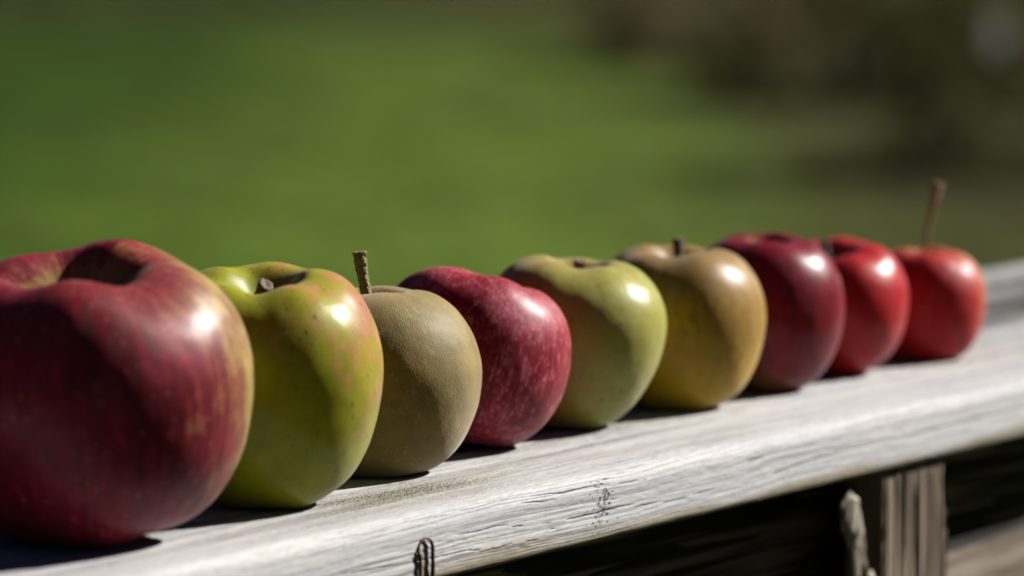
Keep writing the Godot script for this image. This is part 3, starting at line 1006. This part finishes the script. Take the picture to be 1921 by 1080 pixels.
func build_ground() -> void:
	var m := StandardMaterial3D.new()
	m.resource_name = "lawn soil and thatch"
	m.albedo_color = Color(0.862, 0.862, 0.862)
	m.roughness = 0.95
	m.metallic_specular = 0.1
	var t := NoiseTexture2D.new()
	t.width = 1024
	t.height = 1024
	t.seamless = true
	t.noise = noise(0.012, 401, 6)
	var ramp := Gradient.new()
	ramp.colors = PackedColorArray([Color(0.78, 0.74, 0.70), Color(0.88, 0.88, 0.86), Color(0.98, 0.96, 0.94)])
	ramp.offsets = PackedFloat32Array([0.2, 0.5, 0.85])
	t.color_ramp = ramp
	m.albedo_texture = t
	m.uv1_triplanar = true
	m.uv1_world_triplanar = true
	m.vertex_color_use_as_albedo = true
	m.vertex_color_is_srgb = true
	m.uv1_scale = Vector3(0.16, 0.16, 0.16)
	var v := PackedVector3Array()
	var uv := PackedVector2Array()
	var tints := PackedColorArray()
	var steps := PackedFloat32Array()
	for k in 121:
		var s := (k - 60) / 60.0
		steps.append(signf(s) * (absf(s) * 60.0 + pow(absf(s), 6.0) * 440.0))
	for z in steps:
		for x in steps:
			var near := Vector2(x - 15, z + 9).length()
			v.append(Vector3(x + 15, lie(x + 15, z - 9) * smoothstep(70.0, 40.0, Vector2(x, z).length()), z - 9))
			uv.append(Vector2(x, z))
			var here := Vector3(x + 15, 0, z - 9)
			var lawn := Color(0.245, 0.345, 0.125).lerp(Color(0.385, 0.475, 0.20), lawn_light(here)).lerp(Color(0.28, 0.28, 0.175), brown_ground(here))
			tints.append(Color(0.23, 0.20, 0.17).lerp(lawn, smoothstep(3.2, 4.6, Vector2(x + 15.5, z - 10.5).length())))  # unseen ground around the viewer, toned dark to cut bounced light
	var o := part("ground", grid_mesh(v, grid_normals(v, 121, 121, false, -1.0), uv, 121, 121, tints), m)
	o.set_meta("kind", "structure")


func lawn_light(at: Vector3) -> float:  # tree shade over the left lawn, painted into ground and grass colour
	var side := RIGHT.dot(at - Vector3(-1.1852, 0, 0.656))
	return smoothstep(-2.1, -0.5, side + lawn_noise.get_noise_2d(at.x * 2.0 + 31.0, at.z * 2.0) * 0.9)


# Ground and grass colour turns darker and browner to the right and far off.
func brown_ground(at: Vector3) -> float:
	var side := RIGHT.dot(at - Vector3(-1.1852, 0, 0.656))
	var away := -NEAR.dot(at - Vector3(-1.1852, 0, 0.656))
	var q := lawn_noise.get_noise_2d(at.x * 1.4, at.z * 1.4)
	return maxf(smoothstep(0.50, 1.15, side + q * 0.4), 0.75 * smoothstep(25.0, 34.0, away + q * 7.0)) * smoothstep(9.0, 12.0, away)


func leafy(blades: int, s: int, reach: float, tall: float, wide: float) -> ArrayMesh:
	var dice := RandomNumberGenerator.new()
	dice.seed = s
	var st := SurfaceTool.new()
	st.begin(Mesh.PRIMITIVE_TRIANGLES)
	for k in blades:
		var a := dice.randf() * TAU
		var r := sqrt(dice.randf()) * reach
		var foot := Vector3(cos(a) * r, -0.02, sin(a) * r)
		var lean := Vector3(dice.randfn(0.0, 0.35), 1.0, dice.randfn(0.0, 0.35)).normalized()
		var h := tall * dice.randf_range(0.55, 1.1)
		var side := Vector3(cos(a * 3.0), 0, sin(a * 3.0)) * wide
		var mid := foot + lean * h * 0.55
		var tip := foot + lean * h + Vector3(lean.x, -0.25, lean.z) * h * 0.4
		for tri in [[foot - side, foot + side, mid + side * 0.8], [foot - side, mid + side * 0.8, mid - side * 0.8], [mid - side * 0.8, mid + side * 0.8, tip]]:
			for q in tri:
				st.set_normal((Vector3.UP * 0.8 + side.cross(lean).normalized() * 0.5).normalized())
				st.add_vertex(q)
	return st.commit()


func build_grass() -> void:
	var dice := RandomNumberGenerator.new()
	dice.seed = 501
	var big := noise(0.35, 502, 3)
	var m := StandardMaterial3D.new()
	m.resource_name = "grass blades"
	m.albedo_color = Color(0.862, 0.862, 0.862)
	m.vertex_color_use_as_albedo = true
	m.roughness = 0.6
	m.metallic_specular = 0.25
	m.backlight_enabled = true
	m.backlight = Color(0.8, 0.8, 0.8)
	var mm := MultiMesh.new()
	mm.transform_format = MultiMesh.TRANSFORM_3D
	mm.use_colors = true
	mm.mesh = leafy(13, 77, 0.16, 0.050, 0.0034)
	var n := 30000
	mm.instance_count = n
	for k in n:
		var away := sqrt(dice.randf_range(8.0 * 8.0, 48.0 * 48.0))
		var at := spot(dice.randf_range(-1.0, 1.0) * (1.2 + away * 0.17), away)
		at.y = lie(at.x, at.z)
		var turn := Basis(Vector3.UP, dice.randf() * TAU).scaled(Vector3.ONE * dice.randf_range(0.75, 1.25))
		mm.set_instance_transform(k, Transform3D(turn, at))
		var q := big.get_noise_2d(at.x, at.z)
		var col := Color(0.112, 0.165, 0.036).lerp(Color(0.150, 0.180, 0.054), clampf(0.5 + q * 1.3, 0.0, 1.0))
		col = Color(0.062, 0.098, 0.020).lerp(col, lawn_light(at)).lerp(Color(0.072, 0.076, 0.036), brown_ground(at) * 0.9)
		mm.set_instance_color(k, col * dice.randf_range(0.7, 1.2))
	var o := MultiMeshInstance3D.new()
	o.name = "grass"
	o.multimesh = mm
	o.material_override = m
	add_child(o)
	o.set_meta("label", "sunlit green lawn grass far behind the rail")
	o.set_meta("category", "grass")
	o.set_meta("kind", "stuff")


func leaf_mesh() -> ArrayMesh:
	var st := SurfaceTool.new()
	st.begin(Mesh.PRIMITIVE_TRIANGLES)
	var pts := [Vector3(0, 0, 0), Vector3(0.35, 0.05, 0.3), Vector3(0.3, 0.03, 0.65), Vector3(0, -0.06, 1.0), Vector3(-0.3, 0.03, 0.65), Vector3(-0.35, 0.05, 0.3)]
	var mid := Vector3(0, -0.03, 0.5)
	for k in 6:
		for q in [mid, pts[k], pts[(k + 1) % 6]]:
			st.add_vertex(q)
	st.generate_normals()
	return st.commit()


func build_bushes() -> void:
	var leaf := leaf_mesh()
	var m := StandardMaterial3D.new()
	m.resource_name = "shrub leaves"
	m.albedo_color = Color(0.862, 0.862, 0.862)
	m.vertex_color_use_as_albedo = true
	m.roughness = 0.75
	m.metallic_specular = 0.15
	m.backlight_enabled = true
	m.backlight = Color(0.9, 0.9, 0.9)
	var twig := StandardMaterial3D.new()
	twig.resource_name = "shrub bark"
	twig.albedo_color = Color(0.26, 0.20, 0.15)
	twig.roughness = 0.9
	# right, away, radius, height, leaf colour, label
	var cards := [
		[2.05, 16.4, 0.66, 1.05, Color(0.095, 0.100, 0.034), "dark leafy shrub nearest behind the far end of the rail, cut by the right edge"],
		[1.52, 21.5, 0.62, 0.72, Color(0.105, 0.096, 0.038), "brownish dark shrub in the middle of the blurred thicket at upper right"],
		[0.98, 25.0, 0.72, 0.55, Color(0.115, 0.092, 0.042), "low brown shrub farthest left at the top of the blurred lawn"],
		[2.35, 22.0, 0.85, 1.30, Color(0.090, 0.088, 0.034), "tall dark shrub in the upper right corner behind the nearest shrub"],
	]
	for k in cards.size():
		var c: Array = cards[k]
		var dice := RandomNumberGenerator.new()
		dice.seed = 600 + k
		var at := spot(c[0], c[1])
		at.y = lie(at.x, at.z) - 0.02
		var o := thing("shrub", at)
		tag(o, c[5], "shrub", "blurred dark shrubs beyond the lawn")
		var mm := MultiMesh.new()
		mm.transform_format = MultiMesh.TRANSFORM_3D
		mm.use_colors = true
		mm.mesh = leaf
		var clumps := []
		for q in 26:
			var a := dice.randf() * TAU
			var r: float = sqrt(dice.randf()) * c[2]
			var y: float = dice.randf_range(0.08, 1.0) * c[3] * (1.0 - 0.45 * pow(r / c[2], 2.0))
			clumps.append(Vector3(cos(a) * r, y, sin(a) * r))
		var n := 1900
		mm.instance_count = n
		for q in n:
			var p: Vector3 = clumps[dice.randi() % clumps.size()] + Vector3(dice.randfn(0, 0.11), dice.randfn(0, 0.10), dice.randfn(0, 0.11))
			p.y = absf(p.y) + 0.02
			var b := Basis.from_euler(Vector3(dice.randfn(0.2, 0.6), dice.randf() * TAU, dice.randfn(0.0, 0.5))).scaled(Vector3.ONE * dice.randf_range(0.035, 0.075))
			mm.set_instance_transform(q, Transform3D(b, p))
			var col: Color = c[4]
			mm.set_instance_color(q, (col * dice.randf_range(0.6, 1.5)).lerp(Color(0.10, 0.07, 0.04), dice.randf() * 0.25))
		var f := MultiMeshInstance3D.new()
		f.name = "foliage"
		f.multimesh = mm
		f.material_override = m
		f.set_meta("kind", "stuff")
		o.add_child(f)
		for q in 7:
			var to: Vector3 = clumps[q]
			var foot := Vector3(to.x * 0.12, -0.05, to.z * 0.12)
			var bend := foot.lerp(to, 0.5) + Vector3(0, 0.08, 0)
			part("stem", wire([foot, bend, to], [0.014, 0.010, 0.004], 620 + q), twig, o)
		if k == 0:
			var pale := StandardMaterial3D.new()
			pale.resource_name = "leaf as blurred glint"
			pale.albedo_color = Color(0.17, 0.18, 0.145)
			pale.backlight_enabled = true
			pale.backlight = Color(0.5, 0.5, 0.5)
			pale.roughness = 0.6
			var l := part("glint_leaf", leaf, pale, o)  # added leaf whose pale colour imitates a blurred glint
			l.set_meta("label", "large pale leaf added as a blurred glint")
			l.position = NEAR * 0.72 + Vector3(0, 0.43, 0) - RIGHT * 0.43
			l.basis = Basis(RIGHT * 0.10, NEAR * 0.1, Vector3.UP * 0.16)
